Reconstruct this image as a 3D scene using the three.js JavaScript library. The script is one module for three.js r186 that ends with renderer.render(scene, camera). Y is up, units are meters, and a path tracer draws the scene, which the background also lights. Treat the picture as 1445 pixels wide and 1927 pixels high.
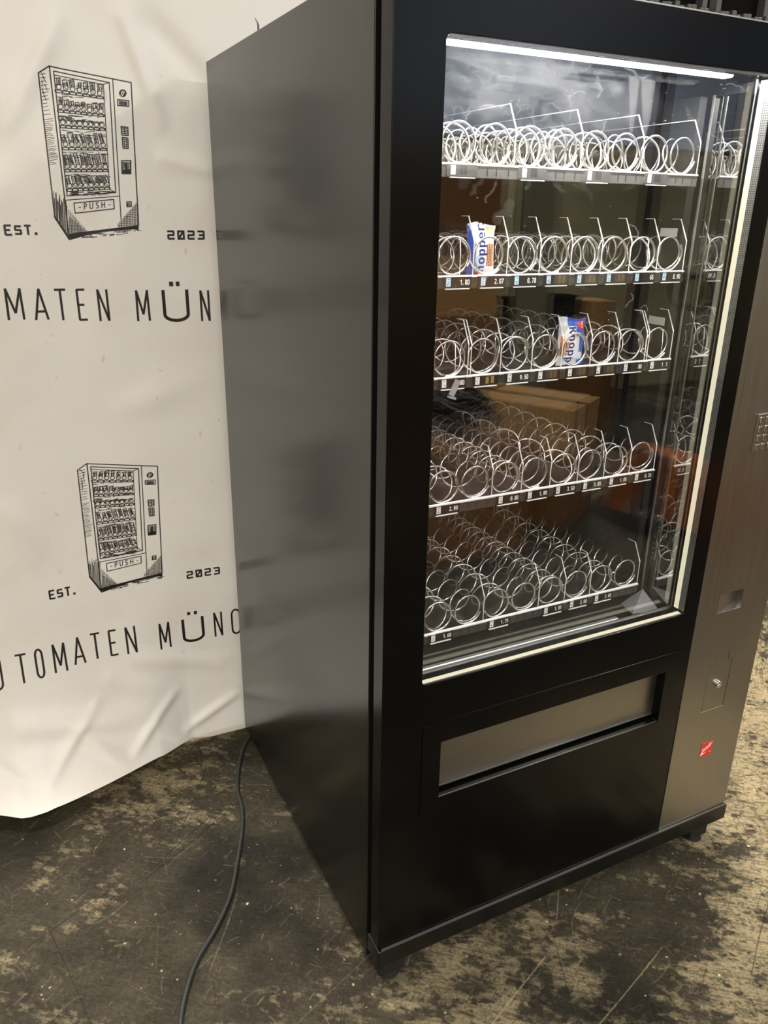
import * as THREE from 'three';
import { mergeGeometries } from 'three/addons/utils/BufferGeometryUtils.js';
import { RoundedBoxGeometry } from 'three/addons/geometries/RoundedBoxGeometry.js';
import { ImprovedNoise } from 'three/addons/math/ImprovedNoise.js';
import { RectAreaLightUniformsLib } from 'three/addons/lights/RectAreaLightUniformsLib.js';

// ---------------------------------------------------------------- camera, lights, exposure
const scene = new THREE.Scene();
const camera = new THREE.PerspectiveCamera(66.73, 1445 / 1927, 0.05, 60);
camera.position.set(-0.539, 1.522, 1.067);
camera.rotation.set(-0.3663, -0.466, 0.0158, 'YXZ');
const renderer = new THREE.WebGLRenderer({ antialias: true });
renderer.toneMapping = THREE.LinearToneMapping;
renderer.toneMappingExposure = 1.0;
renderer.shadowMap.enabled = true;
RectAreaLightUniformsLib.init();
scene.background = new THREE.Color(0x000000);

const LAMP = 128;            // radiance of a ceiling batten
const LAMP_COLOR = new THREE.Color(1.0, 0.945, 0.875);
const LED = 230;             // radiance of the bar inside the machine
const LED_COLOR = new THREE.Color(1.0, 0.97, 0.93);
const STRIP = 1.0;          // radiance of the pale strips round the pane
const STRIP_COLOR = new THREE.Color(1.0, 0.93, 0.66);
const FY = -0.03;           // floor level
// name words, x, z, length, turned, strength, label
const LAMPS = [
  [0.6, -1.17, 4.6, false, 1.5, 'white ceiling batten lamp running above the top edge of the banner'],
  [2.9, 0.9, 1.5, true, 0.75, 'white ceiling batten lamp to the right of the vending machine'],
  [-1.6, 3.3, 2.2, true, 1.75, 'white ceiling batten lamp on the left in front of the banner'],
  [0.2, 3.0, 1.5, false, 0.55, 'white ceiling batten lamp in front of the vending machine'],
  [3.2, 3.3, 1.5, false, 1.4, 'white ceiling batten lamp above the stacked cartons'],
];

// ---------------------------------------------------------------- helpers
let seed = 12345;
const rnd = () => { seed = (seed * 1664525 + 1013904223) >>> 0; return seed / 4294967296; };
const rr = (a, b) => a + (b - a) * rnd();
const used = {};
function numbered(n) { const k = used[n] = (used[n] ?? -1) + 1; return k ? n + '_' + String(k).padStart(3, '0') : n; }
function thing(name, label, category, [x, y, z] = [0, 0, 0], turn = 0, group) {
  const o = new THREE.Group(); o.name = numbered(name); o.position.set(x, y, z); o.rotation.y = turn;
  o.userData = { label, category }; if (group) o.userData.group = group;
  scene.add(o); return o;
}
function tag(o, label, category, group) { o.userData.label = label; o.userData.category = category; if (group) o.userData.group = group; return o; }
function part(name, geos, mat, parent = scene) {
  const list = Array.isArray(geos) ? geos : [geos];
  const g = list.length > 1 ? mergeGeometries(list.map((q) => (q.index ? q.toNonIndexed() : q))) : list[0];
  const m = new THREE.Mesh(g, mat); m.name = parent === scene ? numbered(name) : name;
  m.castShadow = m.receiveShadow = true; parent.add(m); return m;
}
function parts(name, geos, mat, parent) { return geos.map((g) => part(name, g, mat, parent)); }
function structure(name, geos, mat) { const m = part(name, geos, mat); m.name = name; m.userData.kind = 'structure'; return m; }
const box = (x0, x1, y0, y1, z0, z1) => new THREE.BoxGeometry(x1 - x0, y1 - y0, z1 - z0).translate((x0 + x1) / 2, (y0 + y1) / 2, (z0 + z1) / 2);
const rbox = (x0, x1, y0, y1, z0, z1, r = 0.003, s = 2) => new RoundedBoxGeometry(x1 - x0, y1 - y0, z1 - z0, s, r).translate((x0 + x1) / 2, (y0 + y1) / 2, (z0 + z1) / 2);
function rectPath(P, x0, x1, y0, y1, r) {
  P.moveTo(x0 + r, y0); P.lineTo(x1 - r, y0); if (r) P.absarc(x1 - r, y0 + r, r, -Math.PI / 2, 0);
  P.lineTo(x1, y1 - r); if (r) P.absarc(x1 - r, y1 - r, r, 0, Math.PI / 2);
  P.lineTo(x0 + r, y1); if (r) P.absarc(x0 + r, y1 - r, r, Math.PI / 2, Math.PI);
  P.lineTo(x0, y0 + r); if (r) P.absarc(x0 + r, y0 + r, r, Math.PI, Math.PI * 1.5); return P;
}
const rect = (x0, x1, y0, y1, r = 0) => rectPath(new THREE.Shape(), x0, x1, y0, y1, r);
const hole = (x0, x1, y0, y1, r = 0) => rectPath(new THREE.Path(), x0, x1, y0, y1, r);
function extrude(shape, z0, z1, bevel = 0) {
  const d = z1 - z0 - 2 * bevel;
  const g = new THREE.ExtrudeGeometry(shape, { depth: d, bevelEnabled: bevel > 0, bevelThickness: bevel, bevelSize: bevel, bevelOffset: -bevel, bevelSegments: 2, curveSegments: 8 });
  return g.translate(0, 0, z0 + bevel);
}
const std = (o) => new THREE.MeshStandardMaterial(o);
const phys = (o) => new THREE.MeshPhysicalMaterial(o);
const lin = (r, g, b) => new THREE.Color(r, g, b);
function canvas(w, h) { const c = document.createElement('canvas'); c.width = w; c.height = h; return [c, c.getContext('2d')]; }
function tex(c, srgb = true) { const t = new THREE.CanvasTexture(c); if (srgb) t.colorSpace = THREE.SRGBColorSpace; t.anisotropy = 8; return t; }
// value noise
const perm = new Uint8Array(512); { for (let i = 0; i < 256; i++) perm[i] = i; for (let i = 255; i > 0; i--) { const j = Math.floor(rnd() * (i + 1)); [perm[i], perm[j]] = [perm[j], perm[i]]; } for (let i = 0; i < 256; i++) perm[i + 256] = perm[i]; }
function vnoise(x, y) {
  const xi = Math.floor(x), yi = Math.floor(y), fx = x - xi, fy = y - yi, u = fx * fx * (3 - 2 * fx), v = fy * fy * (3 - 2 * fy);
  const h = (i, j) => perm[(perm[i & 255] + j) & 255] / 255;
  const a = h(xi, yi), b = h(xi + 1, yi), c = h(xi, yi + 1), d = h(xi + 1, yi + 1);
  return a + (b - a) * u + (c - a) * v + (a - b - c + d) * u * v;
}
function fbm(x, y, o) { let s = 0, a = 0.5, t = 0; for (let i = 0; i < o; i++) { s += a * vnoise(x, y); t += a; a *= 0.5; x = x * 2.03 + 17.1; y = y * 2.03 + 9.7; } return s / t; }
const sstep = (a, b, x) => { const t = Math.min(1, Math.max(0, (x - a) / (b - a))); return t * t * (3 - 2 * t); };
const interp = (x, P) => { if (x <= P[0][0]) return P[0][1]; for (let i = 1; i < P.length; i++) if (x <= P[i][0]) { const [a, b] = P[i - 1], [c, d] = P[i]; return b + (d - b) * (x - a) / (c - a); } return P[P.length - 1][1]; };

// ---------------------------------------------------------------- floor
const FX0 = -0.85, FZ0 = -1.1, FS = 2.56;
const perlin = new ImprovedNoise(), pn = (x, y) => perlin.noise(x + 100.3, y + 57.7, 0.5);
function floorTextures() {
  const N = 2048, [c, g] = canvas(N, N), im = g.createImageData(N, N), D = im.data;
  for (let j = 0; j < N; j++) for (let i = 0; i < N; i++) {
    const x = FX0 + (i / N) * FS, z = FZ0 + (j / N) * FS;
    const wx = x + 0.03 * pn(x * 7 + 3, z * 7), wz = z + 0.03 * pn(x * 7 + 31, z * 7 + 8);
    const along = x * 0.80 + z * 0.60, across = -x * 0.60 + z * 0.80;
    const patch = pn(wx * 2.0 + 4, wz * 2.0 + 9) + 0.5 * pn(wx * 4.6, wz * 4.6 + 3);
    const detail = pn(along * 11, across * 17), hi = pn(along * 38 + 3, across * 64), hi2 = pn(along * 95, across * 150 + 8), tiny = pn(x * 240, z * 240 + 3);
    const fib = pn(along * 20 + 8, across * 210);
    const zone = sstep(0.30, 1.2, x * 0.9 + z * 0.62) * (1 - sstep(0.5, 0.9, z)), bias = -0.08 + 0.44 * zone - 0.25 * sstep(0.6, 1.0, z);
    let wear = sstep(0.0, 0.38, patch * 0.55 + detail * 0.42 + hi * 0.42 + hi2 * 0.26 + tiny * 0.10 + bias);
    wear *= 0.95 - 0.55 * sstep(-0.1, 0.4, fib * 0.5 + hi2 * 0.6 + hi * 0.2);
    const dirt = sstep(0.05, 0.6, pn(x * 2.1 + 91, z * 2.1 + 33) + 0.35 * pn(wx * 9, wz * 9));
    const gr = (rnd() - 0.5) * 9;
    const tone = 0.7 * pn(x * 12 + 5, z * 12 + 1) + 0.3 * fib + 0.5 * hi2 + 0.5 * tiny;
    let r = 54 + tone * 18, q = 49.5 + tone * 17, b = 38.5 + tone * 14;
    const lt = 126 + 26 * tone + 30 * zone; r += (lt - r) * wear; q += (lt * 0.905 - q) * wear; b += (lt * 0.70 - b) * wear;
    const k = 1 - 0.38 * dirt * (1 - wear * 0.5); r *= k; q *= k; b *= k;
    const o = 4 * (j * N + i); D[o] = r + gr; D[o + 1] = q + gr; D[o + 2] = b + gr; D[o + 3] = 255;
  }
  g.putImageData(im, 0, 0);
  g.lineCap = 'round';
  const mm = N / FS / 1000;
  for (let i = 0; i < 15000; i++) {
    const long = i < 150, x = rr(0, N), y = rr(0, N), L = (long ? rr(120, 520) : rr(4, 34) * (rnd() < 0.12 ? 4 : 1)) * mm;
    const a = (rnd() < 0.6 ? (rnd() < 0.6 ? -0.65 : 0.75) + rr(-0.4, 0.4) : rr(0, Math.PI)), light = rnd() < 0.3;
    const al = long ? rr(0.3, 0.7) : rr(0.1, 0.5);
    g.strokeStyle = light ? `rgba(160,147,116,${al})` : `rgba(26,22,17,${al})`; g.lineWidth = (long ? rr(1.2, 3.2) : rr(0.7, 1.9)) * mm;
    g.beginPath(); g.moveTo(x, y);
    const bend = rr(-0.5, 0.5) * (long ? 0.1 : 1); g.quadraticCurveTo(x + Math.cos(a + bend) * L / 2, y + Math.sin(a + bend) * L / 2, x + Math.cos(a) * L, y + Math.sin(a) * L); g.stroke();
  }
  for (let i = 0; i < 9000; i++) {
    const x = rr(0, N), y = rr(0, N), wx = FX0 + x / N * FS, wz = FZ0 + y / N * FS; if (sstep(0.2, 1.1, wx * 0.9 + wz * 0.62) < rnd() * 1.3) continue;
    const L = rr(8, 60) * mm, a = rr(0, Math.PI), bend = rr(-0.6, 0.6); g.strokeStyle = `rgba(28,23,17,${rr(0.15, 0.6)})`; g.lineWidth = rr(0.8, 2.2) * mm; g.beginPath(); g.moveTo(x, y); g.quadraticCurveTo(x + Math.cos(a + bend) * L / 2, y + Math.sin(a + bend) * L / 2, x + Math.cos(a) * L, y + Math.sin(a) * L); g.stroke();
  }
  for (let i = 0; i < 900; i++) { const s = rr(0.8, 3) * mm; g.fillStyle = `rgba(${200 + rr(0, 40)},${190 + rr(0, 35)},${155 + rr(0, 40)},${rr(0.3, 0.8)})`; g.beginPath(); g.ellipse(rr(0, N), rr(0, N), s * rr(0.6, 1.6), s, rr(0, 3), 0, 6.3); g.fill(); }
  const t = tex(c); t.wrapS = t.wrapT = THREE.MirroredRepeatWrapping;
  const M = 1024, [c2, g2] = canvas(M, M), m2 = g2.createImageData(M, M);
  for (let j = 0; j < M; j++) for (let i = 0; i < M; i++) { const v = 150 + 90 * fbm(i * 0.05, j * 0.05, 4) ; const o = 4 * (j * M + i); m2.data[o] = m2.data[o + 1] = m2.data[o + 2] = v; m2.data[o + 3] = 255; }
  g2.putImageData(m2, 0, 0); const t2 = tex(c2, false); t2.wrapS = t2.wrapT = THREE.RepeatWrapping; t2.repeat.set(2, 2);
  return [t, t2];
}
const RX0 = -3.2, RX1 = 6.2, RZ0 = -3.2, RZ1 = 4.6, RH = 3.9;
{
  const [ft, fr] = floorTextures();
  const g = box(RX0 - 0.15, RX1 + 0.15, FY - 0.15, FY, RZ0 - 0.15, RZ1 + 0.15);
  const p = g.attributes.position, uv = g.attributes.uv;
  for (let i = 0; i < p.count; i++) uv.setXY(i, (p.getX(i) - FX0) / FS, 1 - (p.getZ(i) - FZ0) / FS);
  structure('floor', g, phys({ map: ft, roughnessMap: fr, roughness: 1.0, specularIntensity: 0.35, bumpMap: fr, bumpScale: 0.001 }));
  const [wc, wg] = canvas(512, 512);
  wg.fillStyle = '#9a9272'; wg.fillRect(0, 0, 512, 512);
  for (let i = 0; i < 900; i++) { wg.fillStyle = `rgba(${rnd() < 0.5 ? '60,55,40' : '170,165,140'},${rr(0.01, 0.06)})`; wg.fillRect(rr(0, 512), rr(0, 512), rr(4, 90), rr(4, 60)); }
  const wt = tex(wc); wt.wrapS = wt.wrapT = THREE.RepeatWrapping;
  const wm = std({ map: wt, roughness: 0.9 });
  structure('trim_1', box(RX0, RX1, 2.1, RH, RZ1 - 0.03, RZ1), std({ color: lin(0.40, 0.48, 0.64), roughness: 0.7 }));
  structure('trim_2', box(RX1 - 0.03, RX1, 2.1, RH, RZ0, RZ1 - 0.03), std({ color: lin(0.40, 0.48, 0.64), roughness: 0.7 }));
  structure('wall_left', box(RX0 - 0.15, RX0, FY, RH, RZ0, RZ1), wm);
  structure('wall_right', box(RX1, RX1 + 0.15, FY, RH, RZ0, RZ1), wm);
  structure('wall_back', box(RX0 - 0.15, RX1 + 0.15, FY, RH, RZ0 - 0.15, RZ0), wm);
  structure('wall_front', box(RX0 - 0.15, RX1 + 0.15, FY, RH, RZ1, RZ1 + 0.15), wm);
  structure('ceiling', box(RX0 - 0.15, RX1 + 0.15, RH, RH + 0.15, RZ0 - 0.15, RZ1 + 0.15), std({ color: lin(0.62, 0.68, 0.80), roughness: 0.8 }));
}
// ---------------------------------------------------------------- ceiling lamps
{
  const housing = std({ color: lin(0.7, 0.7, 0.7), roughness: 0.5 });
  const glow = std({ color: 0xffffff, emissive: LAMP_COLOR, emissiveIntensity: 6, roughness: 0.5 });
  for (const [x, z, L, turned, k, label] of LAMPS) {
    const y = 3.6, t = thing('ceiling_lamp', label, 'lamp', [x, y, z], turned ? Math.PI / 2 : 0);
    part('housing', [rbox(-L / 2, L / 2, 0, 0.06, -0.09, 0.09, 0.01)], housing, t);
    part('diffuser', [rbox(-L / 2 + 0.02, L / 2 - 0.02, -0.03, 0.004, -0.07, 0.07, 0.01)], glow, t);
    parts('suspension_rod', [-1, 1].map((s) => box(s * L * 0.35 - 0.006, s * L * 0.35 + 0.006, 0.058, RH - y, -0.006, 0.006)), housing, t);
    const l = new THREE.RectAreaLight(LAMP_COLOR, LAMP * k, L - 0.04, 0.14);
    l.position.set(x, y - 0.036, z); l.rotation.set(-Math.PI / 2, 0, turned ? Math.PI / 2 : 0); scene.add(l);
  }
}

// ---------------------------------------------------------------- printed banner
const BO = new THREE.Vector3(0, 0, -1.02), BA = THREE.MathUtils.degToRad(3);
const BX = new THREE.Vector3(Math.cos(BA), 0, Math.sin(BA)), BN = new THREE.Vector3(-Math.sin(BA), 0, Math.cos(BA));
const SU = [[-3, 0.2], [-0.9, 0.2], [-0.72, 0.245], [-0.64, 0.285], [-0.58, 0.28], [-0.5, 0.25], [-0.42, 0.215], [-0.33, 0.17], [-0.26, 0.135], [-0.19, 0.07], [-0.16, 0.05], [-0.09, 0.045], [0.02, 0.04], [3, 0.04]];
const HEM = [[-1.4, 0.03], [-0.69, 0.023], [-0.617, 0.017], [-0.425, 0.016], [-0.27, 0.014], [-0.2, 0.002], [-0.17, -0.003], [-0.1, -0.018], [0.5, -0.022]];
const BU0 = -0.95, BW = 1.3, BY1 = 1.845, BH = 1.575;
function bannerTexture() {
  const W = 1690, H = 2048, [c, g] = canvas(W, H);
  const X = (u) => (u - BU0) / BW * W, Y = (y) => (BY1 - y) / BH * H, S = W / BW;
  g.fillStyle = '#ebe7e0'; g.fillRect(0, 0, W, H);
  for (let i = 0; i < 120; i++) { const r = rr(40, 200), x = rr(0, W), y = rr(0, H), gr = g.createRadialGradient(x, y, 0, x, y, r); const col = rnd() < 0.5 ? '214,196,182' : '240,236,224'; gr.addColorStop(0, `rgba(${col},${rr(0.05, 0.16)})`); gr.addColorStop(1, `rgba(${col},0)`); g.fillStyle = gr; g.fillRect(x - r, y - r, 2 * r, 2 * r); }
  for (let i = 0; i < 60; i++) { g.fillStyle = `rgba(120,100,85,${rr(0.04, 0.15)})`; const s = rr(2, 7); g.beginPath(); g.ellipse(rr(0, W), rr(0, H), s, s * rr(1, 3), rr(-0.5, 0.5), 0, 6.3); g.fill(); }
  g.strokeStyle = g.fillStyle = '#14110f'; g.lineCap = 'butt'; g.lineJoin = 'bevel';
  const arc = (cx, cy, rx, ry, a0, a1, n = 10) => Array.from({ length: n + 1 }, (_, i) => { const a = a0 + (a1 - a0) * i / n; return [cx + rx * Math.cos(a), cy + ry * Math.sin(a)]; });
  const P = Math.PI;
  const G = {
    A: [[[0, 0], [0.5, 1], [1, 0]], [[0.17, 0.27], [0.83, 0.27]]],
    U: [[[0, 1], ...arc(0.5, 0.2, 0.5, 0.2, P, 2 * P), [1, 1]]],
    T: [[[0, 0.98], [1, 0.98]], [[0.5, 1], [0.5, 0]]],
    O: [[...arc(0.5, 0.8, 0.5, 0.2, 0, P), ...arc(0.5, 0.2, 0.5, 0.2, P, 2 * P), [1, 0.8], [1, 0.82]]],
    M: [[[0, 0], [0.04, 1], [0.5, 0.22], [0.96, 1], [1, 0]]],
    E: [[[1, 0.98], [0.05, 0.98], [0.05, 0.02], [1, 0.02]], [[0.05, 0.5], [0.8, 0.5]]],
    N: [[[0, 0], [0, 1], [1, 0], [1, 1]]],
    C: [[[1, 0.7], ...arc(0.5, 0.8, 0.5, 0.2, 0, P), ...arc(0.5, 0.2, 0.5, 0.2, P, 2 * P), [1, 0.3]]],
    H: [[[0, 0], [0, 1]], [[1, 0], [1, 1]], [[0, 0.5], [1, 0.5]]],
    S: [[[1, 0.9], [0.1, 0.9], [0.1, 0.5], [0.9, 0.5], [0.9, 0.1], [0, 0.1]]],
    2: [[[0, 0.9], [0.9, 0.9], [0.9, 0.5], [0.1, 0.5], [0.1, 0.1], [1, 0.1]]],
    0: [[[0.1, 0], [0.1, 1]], [[0.9, 0], [0.9, 1]], [[0.1, 0.9], [0.9, 0.9]], [[0.1, 0.1], [0.9, 0.1]], [[0.15, 0.1], [0.85, 0.9]]],
    3: [[[0, 0.9], [0.9, 0.9], [0.9, 0.1], [0, 0.1]], [[0.2, 0.5], [0.9, 0.5]]],
  };
  const glyph = (k, u0, u1, y0, y1, w, tilt = 0) => {
    g.lineWidth = w * S;
    for (const l of G[k]) { g.beginPath(); l.forEach(([a, b], i) => { const u = u0 + (u1 - u0) * a, y = y0 + (y1 - y0) * b + (a - 0.5) * tilt; g[i ? 'lineTo' : 'moveTo'](X(u), Y(y)); }); g.stroke(); }
  };
  const row = (L, w) => { for (const [k, a, b, c0, d] of L) glyph(k, a, b, c0, d, w); };
  row([['A', -0.70, -0.672, 1.268, 1.343], ['U', -0.645, -0.62, 1.268, 1.343], ['T', -0.60, -0.577, 1.268, 1.343], ['O', -0.55, -0.528, 1.268, 1.343], ['M', -0.495, -0.461, 1.270, 1.343], ['A', -0.435, -0.407, 1.268, 1.341], ['T', -0.386, -0.361, 1.265, 1.339], ['E', -0.336, -0.317, 1.263, 1.338], ['N', -0.287, -0.266, 1.26, 1.336],
    ['M', -0.196, -0.167, 1.256, 1.332], ['N', -0.033, -0.013, 1.25, 1.328], ['C', 0.02, 0.042, 1.25, 1.328], ['H', 0.07, 0.092, 1.25, 1.328], ['E', 0.12, 0.142, 1.25, 1.328], ['N', 0.17, 0.19, 1.25, 1.328]], 0.0052);
  glyph('U', -0.128, -0.068, 1.254, 1.331, 0.0080);
  g.fillRect(X(-0.111), Y(1.351), 0.010 * S, 0.011 * S); g.fillRect(X(-0.094), Y(1.351), 0.009 * S, 0.011 * S);
  row([['A', -0.735, -0.705, 0.285, 0.368], ['U', -0.676, -0.648, 0.292, 0.372], ['T', -0.609, -0.582, 0.298, 0.380], ['O', -0.559, -0.542, 0.304, 0.384], ['M', -0.513, -0.483, 0.308, 0.390], ['A', -0.46, -0.433, 0.319, 0.397], ['T', -0.412, -0.388, 0.323, 0.400], ['E', -0.363, -0.343, 0.323, 0.400], ['N', -0.316, -0.292, 0.319, 0.400],
    ['M', -0.222, -0.194, 0.308, 0.390], ['N', -0.059, -0.038, 0.310, 0.390], ['C', -0.006, 0.018, 0.307, 0.388], ['H', 0.05, 0.074, 0.307, 0.388], ['E', 0.1, 0.12, 0.307, 0.388], ['N', 0.15, 0.17, 0.307, 0.388]], 0.0053);
  glyph('U', -0.153, -0.095, 0.312, 0.387, 0.0080);
  g.fillRect(X(-0.138), Y(0.408), 0.009 * S, 0.010 * S); g.fillRect(X(-0.118), Y(0.407), 0.009 * S, 0.010 * S);
  const word = (s, u0, u1, y0, y1, w) => { const n = s.length, p = (u1 - u0) / (n - 0.3); [...s].forEach((k, i) => { const a = u0 + i * p; if (k === '.') g.fillRect(X(a), Y(y0 + 0.006), 0.006 * S, 0.006 * S); else glyph(k, a, a + p * 0.68, y0, y1, w); }); };
  word('EST.', -0.475, -0.397, 1.463, 1.484, 0.0046); word('2023', -0.105, -0.012, 1.453, 1.475, 0.0046);
  word('EST.', -0.500, -0.426, 0.524, 0.548, 0.0046); word('2023', -0.129, -0.032, 0.514, 0.538, 0.0046);
  // the sketched vending machine, twice
  const sketch = (A) => {
    const kx = W / BW, ky = H / BH;
    g.setTransform(A[0] * kx, -A[3] * ky, A[1] * kx, -A[4] * ky, (A[2] - BU0) * kx, (BY1 - A[5]) * ky);
    g.lineJoin = 'round'; g.lineCap = 'round';
    const ln = (pts, w = 8, close) => { g.lineWidth = w * 1.25; g.beginPath(); pts.forEach(([x, y], i) => g[i ? 'lineTo' : 'moveTo'](x + rr(-1.5, 1.5), y + rr(-1.5, 1.5))); if (close) g.closePath(); g.stroke(); };
    ln([[85, 178], [190, 108], [365, 1830], [222, 1590]], 9, true); ln([[190, 108], [992, 232], [1092, 1705]], 9); ln([[805, 208], [908, 1715]], 7); ln([[330, 1415], [885, 1383]], 7);
    ln([[360, 1770], [1092, 1703]], 8); g.beginPath(); g.moveTo(355, 1772); g.lineTo(1092, 1700); g.lineTo(1095, 1755); g.lineTo(1045, 1742); g.lineTo(700, 1760); g.lineTo(520, 1795); g.lineTo(375, 1832); g.fill();
    g.beginPath(); g.moveTo(222, 1570); g.lineTo(365, 1800); g.lineTo(365, 1835); g.lineTo(222, 1605); g.fill();
    for (let i = 0; i < 26; i++) { const x = rr(420, 1080), y = 1800 - (x - 420) * 0.06 + rr(-18, 22); ln([[x, y], [x + rr(20, 90), y - rr(0, 8)]], rr(3, 7)); }
    ln([[230, 152], [772, 240], [845, 1345], [347, 1372]], 8, true); ln([[240, 188], [712, 262], [780, 1308], [845, 1345]], 6); ln([[712, 262], [772, 240]], 6);
    const SH = [[245, 325, 710, 382, 7], [265, 515, 718, 555, 8], [285, 668, 728, 690, 8], [305, 882, 745, 890, 7], [325, 1105, 762, 1108, 8], [345, 1302, 780, 1288, 8]];
    const tops = [190, 385, 560, 715, 915, 1135];
    SH.forEach(([x0, y0, x1, y1, n], s) => {
      ln([[x0, y0], [x1, y1]], 7); ln([[x0 + 3, y0 + 24], [x1 + 2, y1 + 20]], 7);
      for (let i = 0; i <= n; i++) { const t = i / n, x = x0 + (x1 - x0) * t, y = y0 + (y1 - y0) * t; g.fillRect(x - 7, y, 16, 22); }
      for (let i = 0; i < n; i++) {
        const t = (i + 0.5) / n, x = x0 + (x1 - x0) * t, y = y0 + (y1 - y0) * t, yt = tops[s] + (s < 3 ? t * 55 : 12) + rr(0, 26), w = rr(14, 24), sl = s > 1 ? rr(18, 40) : rr(-6, 14);
        ln([[x - w, y - 30], [x - w - sl, yt + 14], [x + w - sl, yt + 8], [x + w, y - 34]], 6);
        for (let k = 0; k < 6; k++) { const a = rr(-w, w); ln([[x + a - sl * 0.8, yt + rr(15, 40)], [x + a, y - rr(30, 70)]], rr(2.5, 5)); }
        for (let k = 0; k < 5; k++) { const yy = rr(yt, y - 40); ln([[x - 30, yy], [x + rr(-5, 32), yy + rr(-4, 6)]], rr(2, 4.5)); }
        g.fillStyle = '#e6e1d6'; g.beginPath(); g.arc(x, y - 30, 23, 0, 6.3); g.fill(); g.fillStyle = '#14110f'; g.lineWidth = 7; g.stroke();
        if (rnd() < 0.5) ln([[x - 14, y - 42], [x + 12, y - 16]], 4);
      }
      for (let k = 0; k < 14; k++) { const x = rr(x0, x1 - 60), y = y0 + 42 + rr(0, 26); ln([[x, y], [x + rr(20, 70), y + rr(-2, 6)]], rr(2, 5)); }
    });
    for (let k = 0; k < 18; k++) { const x = rr(355, 760), y = rr(1325, 1362); ln([[x, y], [x + rr(25, 80), y + rr(-5, 3)]], rr(4, 9)); }
    g.beginPath(); g.arc(908, 340, 38, 0, 6.3); g.fill(); g.strokeStyle = '#e6e1d6'; ln([[888, 360], [912, 318]], 6); ln([[902, 366], [926, 326]], 8); ln([[890, 338], [904, 316]], 5); g.strokeStyle = '#14110f';
    ln([[855, 405], [970, 412], [972, 468], [858, 460]], 8, true); for (let k = 0; k < 7; k++) ln([[872, 420 + k * 6], [955, 426 + k * 5]], 4);
    const pad = (x, y, w, h, n, m) => { ln([[x, y], [x + w, y + 6], [x + w + 5, y + h + 4], [x + 12, y + h]], 8, true); for (let i = 1; i < n; i++) ln([[x + 6, y + h * i / n], [x + w, y + h * i / n + 4]], 7); for (let i = 1; i < m; i++) ln([[x + w * i / m, y + 4], [x + w * i / m + 8, y + h]], 6); };
    pad(892, 668, 72, 86, 5, 2); pad(905, 778, 62, 110, 5, 3);
    ln([[902, 1015], [998, 1015], [1002, 1150], [910, 1148]], 9, true); g.fillRect(940, 1035, 22, 92); for (let k = 0; k < 9; k++) ln([[914 + k * 9.5, 1030], [918 + k * 9.5, rr(1090, 1140)]], rr(3, 6)); g.fillRect(915, 1105, 82, 40);
    ln([[962, 1445], [1008, 1445], [1010, 1494], [965, 1496]], 9, true); g.fillRect(968, 1460, 14, 34); ln([[990, 1460], [998, 1485]], 8);
    ln([[415, 1446], [824, 1416], [829, 1516], [426, 1552]], 8, true);
    g.save(); g.translate(510, 1515); g.rotate(-0.06); g.font = '88px sans-serif'; g.lineWidth = 3; g.fillText('P U S H', 0, 0, 232); g.strokeText('P U S H', 0, 0, 232); g.fillRect(-48, -28, 24, 7); g.fillRect(262, -30, 20, 7); g.restore();
    for (let i = 0; i < 24; i++) { const y = 620 + i * 19, x0 = 85 + (y - 178) * 0.096, L = rr(60, 100); ln([[x0 + 4, y], [x0 + L * 0.5, y - rr(4, 14)], [x0 + L, y - rr(2, 20)]], rr(2.5, 4.5)); }
    for (let i = 0; i < 12; i++) { const y = 190 + i * 34, x0 = 100 + i * 3; ln([[x0, y], [x0 + rr(40, 75), y - rr(4, 14)]], 4); if (i < 7) ln([[x0 + rr(5, 60), y - 20], [x0 + rr(5, 60), y + 40]], 4); }
    for (let i = 0; i < 16; i++) { const x = 214 + i * 8.5, y0 = 1380 + rr(-60, 60) + i * 3; ln([[x, y0], [x + rr(4, 12), 1590 + (x - 222) * 1.55]], rr(2.5, 6)); }
    for (let i = 0; i < 12; i++) { const x = 362 + i * 16, h = (12 - i) * 20; ln([[x, 1755 - h], [x + 10, 1758]], 4); ln([[362 + rr(0, 10), 1750 - i * 14], [362 + (12 - i) * 15, 1752 - i * 14]], 4); }
    for (let i = 0; i < 13; i++) { const x = 1075 - i * 17, h = (13 - i) * 19; ln([[x, 1692 - h], [x + 4, 1700 - i * -1]], 4); ln([[1078, 1690 - i * 19], [1078 - (13 - i) * 16, 1696 - i * 19]], 4); }
    g.setTransform(1, 0, 0, 1, 0, 0);
  };
  sketch([0.000221, -0.0000241, -0.37394, 0.0000082, -0.0002134, 1.84004]);
  sketch([0.0002273, -0.0000257, -0.40205, 0.0000007, -0.0002166, 0.91521]);
  return tex(c);
}
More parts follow.
